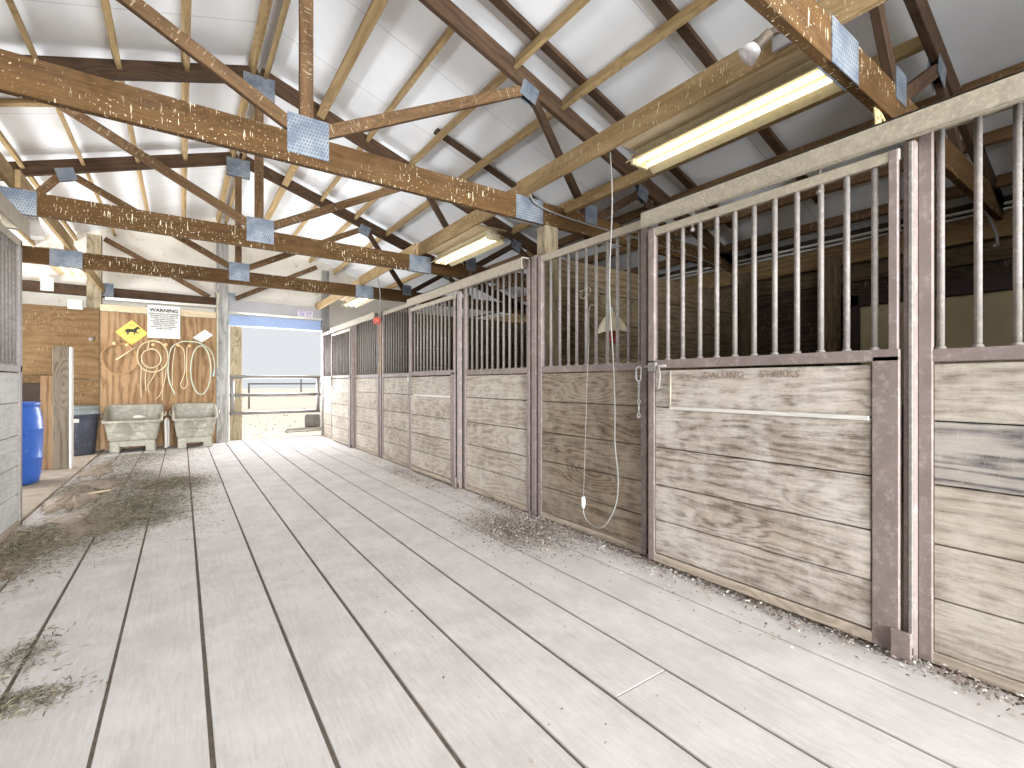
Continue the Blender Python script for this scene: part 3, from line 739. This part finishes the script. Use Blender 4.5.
# ------------------------------------------------------------------ signs and ropes on the plywood
YW = 11.148
YK = YW; YW = 11.128
t = thing('warning_sign', 'white warning sign with black writing, centre of the plywood', 'sign', (-.28, YW, 2.36))
box(-.53, -.03, YW-.006, YW-.001, 2.05, 2.67, 0).build('sign_board', 'white', t)
text_mesh('WARNING', .088, 'heading', 'ink', t, (-.28, YW-.0075, 2.575), sx=1.02, bold=.003)
text_mesh('UNDER COLORADO LAW, AN EQUINE\nPROFESSIONAL IS NOT LIABLE FOR\nAN INJURY TO OR THE DEATH OF\nA PARTICIPANT IN EQUINE\nACTIVITIES RESULTING FROM THE\nINHERENT RISKS OF EQUINE\nACTIVITIES, PURSUANT TO\nSECTION 13-21-119, COLORADO\nREVISED STATUTES', .027, 'body_text', 'ink', t, (-.28, YW-.0075, 2.37), spacing=1.3, bold=.0012)
text_mesh('*', .07, 'mark', 'ink', t, (-.28, YW-.0075, 2.10))
YW = YK
t = thing('horse_sign', 'yellow diamond sign with a black running horse', 'sign', (-.76, YW, 2.13))
yc, a = 2.13, .235
m = MB(); m.prism([(-.76, YW-.001, yc-a), (-.76+a, YW-.001, yc), (-.76, YW-.001, yc+a), (-.76-a, YW-.001, yc)], (0, -.006, 0)); m.build('sign_board', 'yellow', t)
hp = [(-.11, -.05), (-.10, .01), (-.075, .045), (-.03, .05), (.02, .045), (.055, .075), (.075, .09), (.09, .105), (.098, .09), (.125, .06), (.118, .048), (.09, .055), (.075, .03), (.068, .005),
      (.095, -.01), (.105, -.04), (.095, -.045), (.08, -.02), (.045, -.02), (.05, -.06), (.035, -.065), (.03, -.015), (-.02, -.01), (-.045, -.02), (-.04, -.05), (-.07, -.075), (-.078, -.066), (-.06, -.045), (-.075, -.02), (-.085, .0)]
m = MB(); m.prism([(-.76+px, YW-.008, yc+.02+pz) for px, pz in hp], (0, -.001, 0)); m.build('horse_silhouette', 'ink', t)
text_mesh('HORSE', .028, 'lettering', 'ink', t, (-.76, YW-.0085, yc+.135)); text_mesh('XING', .034, 'lettering', 'ink', t, (-.76, YW-.0085, yc-.085))
m = MB(); m.prism([(.17, YW-.002, 2.09), (.32, YW-.002, 2.00), (.51, YW-.002, 2.16), (.37, YW-.002, 2.26)], (0, -.006, 0))
tag(m.build('blank_sign', 'graysign', origin=(.34, YW, 2.13)), 'tilted blank pale grey sign beside the gate post', 'sign')
t = thing('number_plate', 'small white plate with purple characters on the header above the gate', 'plate', (2.26, 11.29, 2.73))
box(2.10, 2.42, 11.288, 11.295, 2.655, 2.815, .003).build('plate_board', 'licence', t)
m = MB(); m.box(2.115, 2.405, 11.286, 11.289, 2.79, 2.80, 0); m.box(2.115, 2.405, 11.286, 11.289, 2.67, 2.68, 0); m.build('border', 'purpleink', t)
text_mesh('OI Y7', .105, 'characters', 'purpleink', t, (2.26, 11.286, 2.732), bold=.002)
for k, (x, z) in enumerate([(-1.00, 1.92), (-.82, 1.90), (-.44, 1.92), (-.25, 1.93), (-.06, 1.93), (.12, 1.92)]):
    m = MB(); m.lathe([(.014, 0), (.014, .03), (.026, .04), (.032, .055), (.024, .072), (.0, .076)], (x, YW, z), (0, -1, 0), 14)
    tag(m.build('wall_peg', 'knob', origin=(x, YW, z)), ['turned wooden peg at the far left, above the brown wire coil', 'turned wooden peg below the yellow diamond sign', 'turned wooden peg holding the cream rope',
        'turned wooden peg just below the warning sign', 'turned wooden peg left inside the pale hose', 'turned wooden peg under the blank grey sign'][k], 'peg', 'pegs on the plywood')
def ell(cx, cz, rx, rz, n=28, y=YW-.03, a0=0., turns=1., dr=0., wob=.0):
    out = []
    for j in range(int(n*turns)+1):
        a = a0+2*PI*j/n; k = 1+dr*j/n+wob*math.sin(3*a+j*.2)
        out.append((cx+rx*k*math.cos(a), y-.012*j/n, cz+rz*k*math.sin(a)))
    return out
tag(tube(ell(-.93, 1.64, .235, .26, 26, YW-.012, PI*.5, 3.2, .035, .03), .005, 6).build('wire_coil', 'wire', origin=(-.93, YW, 1.65)), 'thin brown wire coil hanging on the leftmost peg', 'wire coil')
tag(tube([(-.98, YW-.05, 1.62), (-.70, YW-.055, 1.86)], .011, 8).build('stick', 'rope', origin=(-.84, YW, 1.74)), 'thin pale stick leaning across the brown wire coil', 'stick')
t = thing('rope_coil', 'cream lasso rope coiled on the peg left of centre', 'rope', (-.45, YW, 1.7))
r_ = ell(-.45, 1.70, .225, .285, 30, YW-.03, PI*.5, 2.05, .03, .015) + ell(-.47, 1.66, .14, .17, 26, YW-.06, PI*.55, 2.0, .03, .02)[1:]
tube(r_, .009, 8).build('coil', 'rope', t)
for pts in ([(-.62, 1.62), (-.625, 1.2), (-.62, .92)], [(-.53, 1.55), (-.56, 1.3), (-.55, 1.05)], [(-.31, 1.55), (-.30, 1.15), (-.31, .87)], [(-.37, 1.5), (-.45, 1.3), (-.52, 1.15), (-.50, 1.0)], [(-.24, 1.55), (-.27, 1.25), (-.33, 1.0), (-.41, .89)]):
    tube(smooth_pts([(x, YW-.022, z) for x, z in pts], 6), .007, 7).build('rope_end', 'rope', t)
t = thing('garden_hose', 'pale green hose hung in two long loops beside the gate post', 'hose', (.15, YW, 1.5))
tube(smooth_pts([(x, YW-.035, z) for x, z in [(-.11, .98), (-.20, 1.25), (-.215, 1.54), (-.17, 1.86), (-.02, 1.99), (.14, 2.01), (.30, 1.98), (.47, 1.84), (.53, 1.6), (.525, 1.45)]], 8), .0125, 8).build('hose_line', 'hose', t)
tube(smooth_pts([(.525, YW-.035, 1.45), (.522, YW-.035, 1.40), (.51, YW-.035, 1.33)], 4), .017, 8).build('hose_end', 'bluehose', t)
tube(ell(.305, 1.455, .165, .48, 36, YW-.05, PI*.5, 1.02), .0125, 8).build('hose_line', 'hose', t)
tube(smooth_pts([(x, YW-.05, z) for x, z in [(-.11, 1.88), (-.15, 1.5), (-.15, 1.14)]], 6), .008, 6).build('rope_end', 'rope', t)
tube(smooth_pts([(x, YW-.065, z) for x, z in [(-.06, 1.93), (.03, 1.82), (.045, 1.43), (-.02, 1.18), (.03, 1.09), (.09, 1.19), (.075, 1.34), (.075, 1.6), (.08, 1.9)]], 8), .009, 7).build('rope_end', 'rope', t)
m = MB(); m.lathe([(.0, 0), (.016, .01), (.018, .05), (.0, .06)], (.08, YW-.065, 1.32), (0, 0, 1), 10); m.build('nozzle', 'brass', t)
tag(tube([(-1.13, 11.11, 2.725), (.56, 11.11, 2.735)], .026, 10).build('white_pipe', 'whitepipe', origin=(-.3, 11.11, 2.73)), 'white pipe running above the plywood signs', 'pipe')
tag(tube([(.79, 11.27, 2.66), (2.62, 11.27, 2.66)], .026, 10).build('white_pipe', 'whitepipe', origin=(1.7, 11.27, 2.66)), 'white pipe running above the gate opening', 'pipe')
m = MB(); m.tube(smooth_pts([(.585, 11.12, 1.5), (.585, 11.12, 2.2), (.58, 11.12, 2.78), (.60, 11.10, 2.95), (.54, 11.05, 3.02)], 6), .009, 7)
for z in (1.7, 2.05, 2.4): m.box(.57, .60, 11.105, 11.145, z, z+.02)
tag(m.build('conduit', 'rope', origin=(.585, 11.12, 2)), 'thin cream conduit climbing beside the grey gate post', 'conduit')
t = thing('junction_box', 'pale square box above the dark plywood, beside the tall post', 'box', (-1.50, 11.1, 2.53))
box(-1.62, -1.42, 11.06, 11.13, 2.49, 2.66, .008).build('box_body', 'greybox', t); box(-1.61, -1.43, 11.052, 11.062, 2.50, 2.65, .004).build('cover', 'greybox', t)
m = MB(); m.lathe([(.0, .0), (.03, .004), (.034, .02), (.02, .03), (.0, .032)], (-1.32, 11.135, 1.98), (0, -1, 0), 14)
tag(m.build('wall_fitting', 'bar', origin=(-1.32, 11.135, 1.98)), 'round metal fitting on the dark plywood panel', 'fitting')

# ------------------------------------------------------------------ tubs, bin, barrel, post
def rr(cx, cy, hx, hy, r, z, n=5, notch=0.0):
    P = []
    for qx, qy, a0 in ((1, 1, 0), (-1, 1, PI/2), (-1, -1, PI), (1, -1, 1.5*PI)):
        for k in range(n):
            a = a0+PI/2*k/(n-1); P.append([cx+qx*(hx-r)+r*math.cos(a), cy+qy*(hy-r)+r*math.sin(a), z])
        if notch and (qx, qy) == (-1, -1):
            for tt_, d in ((.36, 0), (.44, notch*.8), (.5, notch), (.56, notch*.8), (.64, 0)):
                P.append([cx-(hx-r)+2*(hx-r)*tt_, cy-hy+d, z])
    return P
def tub(cx, cy, rot, lab, hx=.36, hy=.34, H=.68):
    t = thing('feed_tub', lab, 'tub', (cx, cy, 0), 'grey feed tubs by the plywood')
    m = MB(); R = []
    for z, s, nt in ((.20, .80, .0), (.23, .86, .02), (.34, .90, .05), (.5, .95, .05), (H-.06, .985, .02), (H-.055, 1.0, .0), (H-.055, 1.06, .0), (H-.01, 1.07, 0), (H, 1.05, 0), (H, .98, 0), (H-.06, .955, .0), (.45, .92, .06), (.25, .82, .02)):
        R.append(rr(cx, cy, hx*s, hy*s, .07*s, z, 5, nt if nt else 1e-6))
    R = [[(x, y, .2+(z-.2)*(1+.26*(y-cy)/hy) if z > .2 else z) for x, y, z in r] for r in R]
    m.loft(R, True, True); m.build('tub_body', 'tub', t)
    # base: skirt with an arch between two feet, on the four sides
    b = MB()
    for sx in (-1, 1):
        for sy in (-1, 1):
            b.box(cx+sx*hx*.80-.0-(.14 if sx > 0 else 0), cx+sx*hx*.80+(.14 if sx < 0 else 0), cy+sy*hy*.78-(.12 if sy > 0 else 0), cy+sy*hy*.78+(.12 if sy < 0 else 0), 0, .205, .02)
    for sy in (-1, 1): b.box(cx-hx*.76, cx+hx*.76, cy+sy*hy*.765-(.03 if sy > 0 else 0), cy+sy*hy*.765+(.03 if sy < 0 else 0), .10, .205, .01)
    for sx in (-1, 1): b.box(cx+sx*hx*.785-(.03 if sx > 0 else 0), cx+sx*hx*.785+(.03 if sx < 0 else 0), cy-hy*.74, cy+hy*.76, .10, .205, .01)
    b.build('base', 'tub', t)
    for k, x in enumerate((-.62, .0, .62)):
        r = MB(); r.prism([(cx+hx*(x-.13), cy-hy*.99, H-.175), (cx+hx*(x+.13), cy-hy*.99, H-.175), (cx+hx*x, cy-hy*.95, H-.27)], (0, -.015, 0)); r.build('rim_gusset', 'tub', t)
    m = MB(); m.box(cx-hx*.84, cx+hx*.84, cy-hy*.93-.01, cy-hy*.86, .36, .37, .002); m.build('rib', 'tubin', t)
    for sx in (-1, 1):
        tube(smooth_pts([(cx+sx*hx*1.02, cy+hy*.3, H-.0), (cx+sx*(hx*1.06+.03), cy+hy*.2, H-.01), (cx+sx*(hx*1.06+.03), cy-hy*.2, H-.06), (cx+sx*hx*1.02, cy-hy*.3, H-.07)], 5), .014, 8).build('handle', 'tub', t)
    return t
tub(-.695, 10.72, 0, 'left grey-green plastic tub, next to the dark bin', .39, .36, .68)
tub(.20, 10.74, 0, 'right grey-green plastic tub, next to the gate post', .33, .34, .68)
m = MB()
m.loft([[(-.66+.09*(1+.25*math.sin(3*a+k))*math.cos(a)*s, 11.02-.01*k, .57+z+.035*math.sin(a)*s) for a in [2*PI*j/12 for j in range(12)]] for k, (s, z) in enumerate(((.2, 0), (.9, .0), (1, .005), (.6, .0), (.1, 0)))])
tag(m.build('rag', 'rag', origin=(-.66, 11.0, .57)), 'small crumpled white rag on the back rim of the left tub', 'rag')
tag(tube(smooth_pts([(-.24, 10.62, .02), (-.24, 10.60, .30), (-.245, 10.6, .50), (-.23, 10.66, .54), (-.21, 10.75, .48), (-.21, 10.76, .02)], 6), .022, 10).build('pipe_stand', 'whitewood', origin=(-.23, 10.7, 0)), 'bent pale pipe standing between the two tubs', 'pipe')
t = thing('dustbin', 'dark round bin with grey lid behind the wooden post', 'bin', (-1.47, 10.55, .012))
m = MB(); m.lathe([(.25, .012), (.27, .03), (.31, .55), (.315, .66), (.325, .665), (.325, .69)], (-1.47, 10.55, 0), seg=36, cap0=True, cap1=True); m.build('bin_body', 'bin', t)
m = MB(); m.lathe([(.335, .685), (.34, .70), (.335, .715), (.322, .72), (.322, .77), (.335, .775), (.338, .80), (.32, .815), (.0, .83)], (-1.47, 10.55, 0), seg=36); m.build('lid', 'binlid', t)
m = MB()
for k in range(8):
    a0 = -PI*.62+.09*k; a1 = a0+.09
    m.quad([(-1.47+.314*math.cos(a0), 10.55+.314*math.sin(a0), .56), (-1.47+.314*math.cos(a1), 10.55+.314*math.sin(a1), .56), (-1.47+.321*math.cos(a1), 10.55+.321*math.sin(a1), .62), (-1.47+.321*math.cos(a0), 10.55+.321*math.sin(a0), .62)])
m.build('label_band', 'label', t)
t = thing('plastic_barrel', 'blue plastic barrel behind the left stall panel', 'barrel', (-1.655, 7.85, .012))
pr = [(.22, .012), (.25, .03), (.272, .12), (.282, .30), (.288, .31), (.288, .325), (.283, .335), (.288, .50), (.29, .64), (.297, .65), (.297, .665), (.29, .675), (.282, .80), (.262, .90), (.25, .925), (.265, .935), (.268, .96), (.255, .975), (.24, .965), (.238, .94), (.0, .935)]
m = MB(); m.lathe(pr, (-1.655, 7.85, 0), seg=40, cap0=True); m.build('barrel_body', 'blue', t)
for dx in (-.12, .12):
    m = MB(); m.lathe([(.035, .93), (.035, .955), (.0, .957)], (-1.655+dx, 7.85, 0), seg=16); m.build('bung', 'plug', t)
t = thing('short_post', 'short wooden post with a pale edge, standing past the blue barrel', 'post', (-1.36, 8.93, .012))
box(-1.45, -1.285, 8.86, 9.0, .012, 1.71).build('timber', 'greybrown', t); box(-1.282, -1.255, 8.855, 9.0, .012, 1.70).build('edge_strip', 'whitewood', t)
t = thing('half_wall', 'tan board frame around a dark opening, left of the short post', 'half wall', (-1.8, 8.98, .012))
box(-1.58, -1.456, 8.93, 8.98, .012, 1.30).build('upright', 'plywood', t); box(-2.6, -1.456, 8.95, 8.99, 1.20, 1.32).build('top_board', 'plydark', t)
box(-2.6, -1.58, 8.985, 9.01, .012, 1.20).build('opening_shade_sheet', 'hole', t)  # dark sheet added to stand for the shade inside the opening
m = MB()
for k in range(7): m.lathe([(.0, 0), (.009, .002), (.0, .006)], (-1.52, 8.93, .25+.15*k), (0, -1, 0), 8)
m.build('nail_heads', 'bar', t)

# ------------------------------------------------------------------ gate and yard
t = thing('metal_gate', 'grey three-rail metal gate across the bright opening', 'gate', (1.7, 11.42, 0))
for z, r in ((1.335, .035), (.945, .034), (.56, .034)):
    tube([(.80, 11.42, z), (2.60, 11.42, z)], r, 12).build('rail', 'gate', t)
tube([(.86, 11.42, .53), (.86, 11.42, 1.36)], .04, 12).build('upright', 'gate', t); tube([(2.56, 11.42, .53), (2.56, 11.42, 1.36)], .036, 12).build('upright', 'gate', t)
tag(box(.83, 1.05, 11.56, 11.61, -.03, 2.45).build('jamb_plank', 'post', origin=(.94, 11.58, -.03)), 'brown upright plank behind the left end of the gate', 'plank')
tag(box(.775, .80, 11.305, 11.42, 0, 2.42).build('jamb_strip', 'whitewood', origin=(.79, 11.35, 0)), 'thin white strip on the gate side of the grey post', 'strip')
m = MB(); tc_ = Vector((2.98, 13.9, .145)); axv = Vector((.97, -.24, 0)).normalized()
m.lathe([(.09, -.19), (.155, -.20), (.17, -.17), (.17, .17), (.155, .20), (.09, .19), (.09, -.19)], tc_, axv, 36)
sd = Vector((0, 0, 1)); u = axv.cross(sd)
for k in range(16):
    a = 2*PI*k/16; rad = sd*math.cos(a)+u*math.sin(a); tg = axv.cross(rad)
    for e_ in (-1, 1): m.obox(tc_+rad*.172+axv*.09*e_, (axv+tg*.55*e_)*.075, rad*.012, (tg-axv*.55*e_).normalized()*.012)
tag(m.build('tyre', 'tyre', origin=(3.05, 13.9, -.03)), 'ribbed grey tyre lying outside at the right end of the gate', 'tyre')
for k, (x0, y0, x1, y1) in enumerate([(2.2, 13.1, 3.4, 13.35), (2.1, 12.75, 3.1, 12.8)]):
    tag(beam((x0, y0, -.005), (x1, y1, -.005), .12, .05, (0, 1, 0)).build('loose_board', 'endpost', origin=((x0+x1)/2, (y0+y1)/2, 0)), ['grey board lying on the sand by the tyre', 'grey board lying on the sand nearest to the gate'][k], 'board')
t = thing('pipe_fence', 'dark pipe fence across the yard beyond the gate', 'fence', (8, 25.7, 0))
for z in (1.16, .62): tube([(2.6, 25.72, z), (30, 25.72, z)], .035, 8).build('rail', 'gate', t)
for x in (2.63, 6.2, 9.8, 13.4, 17): tube([(x, 25.72, -.03), (x, 25.72, 1.2)], .045, 8).build('fence_post', 'gate', t)
t = thing('pole_shelter', 'distant pale shelter on poles beyond the yard fence', 'shelter', (14, 50, 0))
box(9, 19.5, 48, 53, 1.75, 1.95).build('shelter_roof', 'sand', t)
for x in (9.2, 11.2, 13.6, 14.4, 16.6, 19.2): box(x, x+.12, 48.05, 48.15, -.03, 1.75).build('shelter_pole', 'endpost', t)

# ------------------------------------------------------------------ hay, debris
def scatter(name, n, pos, ln, wd, mats, lab, zmax=.02, cat='debris'):
    V = []; F = []; MI = []
    for k in range(n):
        x, y, h = pos(); a = random.uniform(0, 2*PI); l = random.uniform(*ln)/2; w = random.uniform(*wd)/2; z = .003+random.random()*zmax*h
        d = Vector((math.cos(a), math.sin(a), random.uniform(-.35, .35)*min(1, h+.2))); s = Vector((-math.sin(a), math.cos(a), random.uniform(-.6, .6)))
        p = Vector((x, y, z+abs(d.z)*l+w*.6)); b = len(V); n3 = Vector((0, 0, w))
        V += [p-d*l-s*w, p-d*l+s*w, p+d*l*.2+n3+s*w*.9, p+d*l*.2+n3-s*w*.9, p+d*l]
        F += [(b, b+1, b+2, b+3), (b+3, b+2, b+4)]; mi = random.randrange(len(mats)); MI += [mi, mi]
    me = bpy.data.meshes.new(name); me.from_pydata([tuple(v) for v in V], [], F)
    for mm in mats: me.materials.append(mm)
    me.polygons.foreach_set('material_index', MI); me.update()
    o = bpy.data.objects.new(name, me); C.objects.link(o); tag(o, lab, cat, kind='stuff'); return o
hay = [plain('hay_'+str(i), c, .9, 0, .1, 5) for i, c in enumerate((L(134, 126, 102), L(104, 97, 76), L(78, 72, 56), L(182, 173, 150), L(118, 110, 88)))]
grit = [plain('grit_'+str(i), c, .9, 0, .1, 5) for i, c in enumerate((L(112, 98, 88), L(92, 80, 74), L(150, 136, 124), L(206, 200, 192), L(128, 110, 98)))]
heaps = [(-.56, 2.9, .06, .12, .2), (-.50, 2.5, .09, .05, .15), (-.55, 5.5, .17, .45, 1.0), (-.55, 5.6, .2, .6, .8), (-.25, 5.9, .2, .22, .5), (-.45, 6.5, .25, .4, .6), (-.85, 4.9, .16, .40, .8), (-.95, 6.8, .13, .35, .9), (-.98, 4.6, .10, .40, .6), (-.55, 7.6, .28, .35, .5), (-.2, 7.0, .24, .28, .4), (-.7, 8.6, .28, .5, .4), (-.6, 9.6, .35, .35, .4), (-.3, 5.3, .2, .2, .3), (-.05, 6.8, .2, .3, .3)]
hw = [.10, .12] + [1.0]*13
def hay_pos():
    while True:
        if random.random() < .96:
            hx, hy, sx, sy, h = random.choices(heaps, hw)[0]; x = random.gauss(hx, sx); y = random.gauss(hy, sy)
            hh = h*math.exp(-((x-hx)/sx)**2-((y-hy)/sy)**2)
        else: x, y, hh = random.uniform(-1.12, .4), random.uniform(4.3, 10.2), .1
        if -1.10 < x < .42 and y < 10.3: return x, y, hh
scatter('loose_hay', 60000, hay_pos, (.014, .052), (.0018, .0045), hay, 'loose trampled hay along the left side of the aisle floor', .10, 'hay')
def deb():
    while True:
        r = random.random()
        if r < .45: x, y, h = random.gauss(2.22, .17), random.gauss(3.12, .30), .5
        elif r < .8: x, y, h = 2.60-abs(random.gauss(0, .07)), random.uniform(.3, 4.2), .6
        elif r < .9: x, y, h = random.gauss(2.4, .09), random.gauss(5.6, .5), .3
        else: x, y, h = random.gauss(2.45, .1), random.uniform(1, 8), .2
        if 1.2 < x < 2.60: return x, y, h
scatter('floor_debris', 9000, deb, (.008, .026), (.004, .010), grit, 'dark crumbly debris on the floor along the right stall fronts', .035, 'debris')
def specks(): return random.uniform(.45, 2.2), random.uniform(.9, 9.5), 0
scatter('floor_specks', 260, specks, (.006, .018), (.003, .007), grit[:3], 'small dark specks strewn over the aisle floor', .004, 'debris')
tag(beam((-1.04, 6.47, .03), (-.64, 6.68, .04), .022, .016).build('wood_stick', 'battenlight', origin=(-.84, 6.57, .02)), 'pale wooden stick lying on the hay', 'stick')

m = MB()
for hx, hy, rx, ry, hh in ((-.93, 4.8, .18, .7, .02), (-.66, 5.4, .30, .6, .035), (-.92, 6.6, .2, .6, .05), (-.8, 7.4, .28, .4, .022), (-.95, 8.6, .17, .7, .02)):
    n = 40; ph = [random.uniform(0, 6.28) for _ in range(4)]; rings_ = []
    for q_, zz in ((1, .001), (.8, .5), (.55, .8), (.25, 1), (.03, 1.05)):
        ring_ = []
        for k in range(n):
            a = 2*PI*k/n; w_ = 1+.16*math.sin(3*a+ph[0])+.12*math.sin(7*a+ph[1])+.10*math.sin(13*a+ph[2])+.07*math.sin(19*a+ph[3])
            x = max(-1.13, min(hx+rx*q_*w_*math.cos(a), .3)); ring_.append((x, hy+ry*q_*w_*math.sin(a), .001+hh*zz*(1+.2*math.sin(9*a+zz*5))*(1 if zz > .1 else .2)))
        rings_.append(ring_)
    m.loft(rings_, False, True)
tag(m.build('trampled_dirt', 'dirt', origin=(-.7, 6, 0)), 'brown trampled dirt under the hay at the left of the aisle', 'dirt', kind='stuff')
def yard(): return random.uniform(.8, 9), 12.2+12*random.random()**1.6, 0
scatter('yard_stones', 260, yard, (.04, .12), (.02, .05), grit, 'small dark stones on the pale sand beyond the gate', .01, 'stones').location.z = -.03
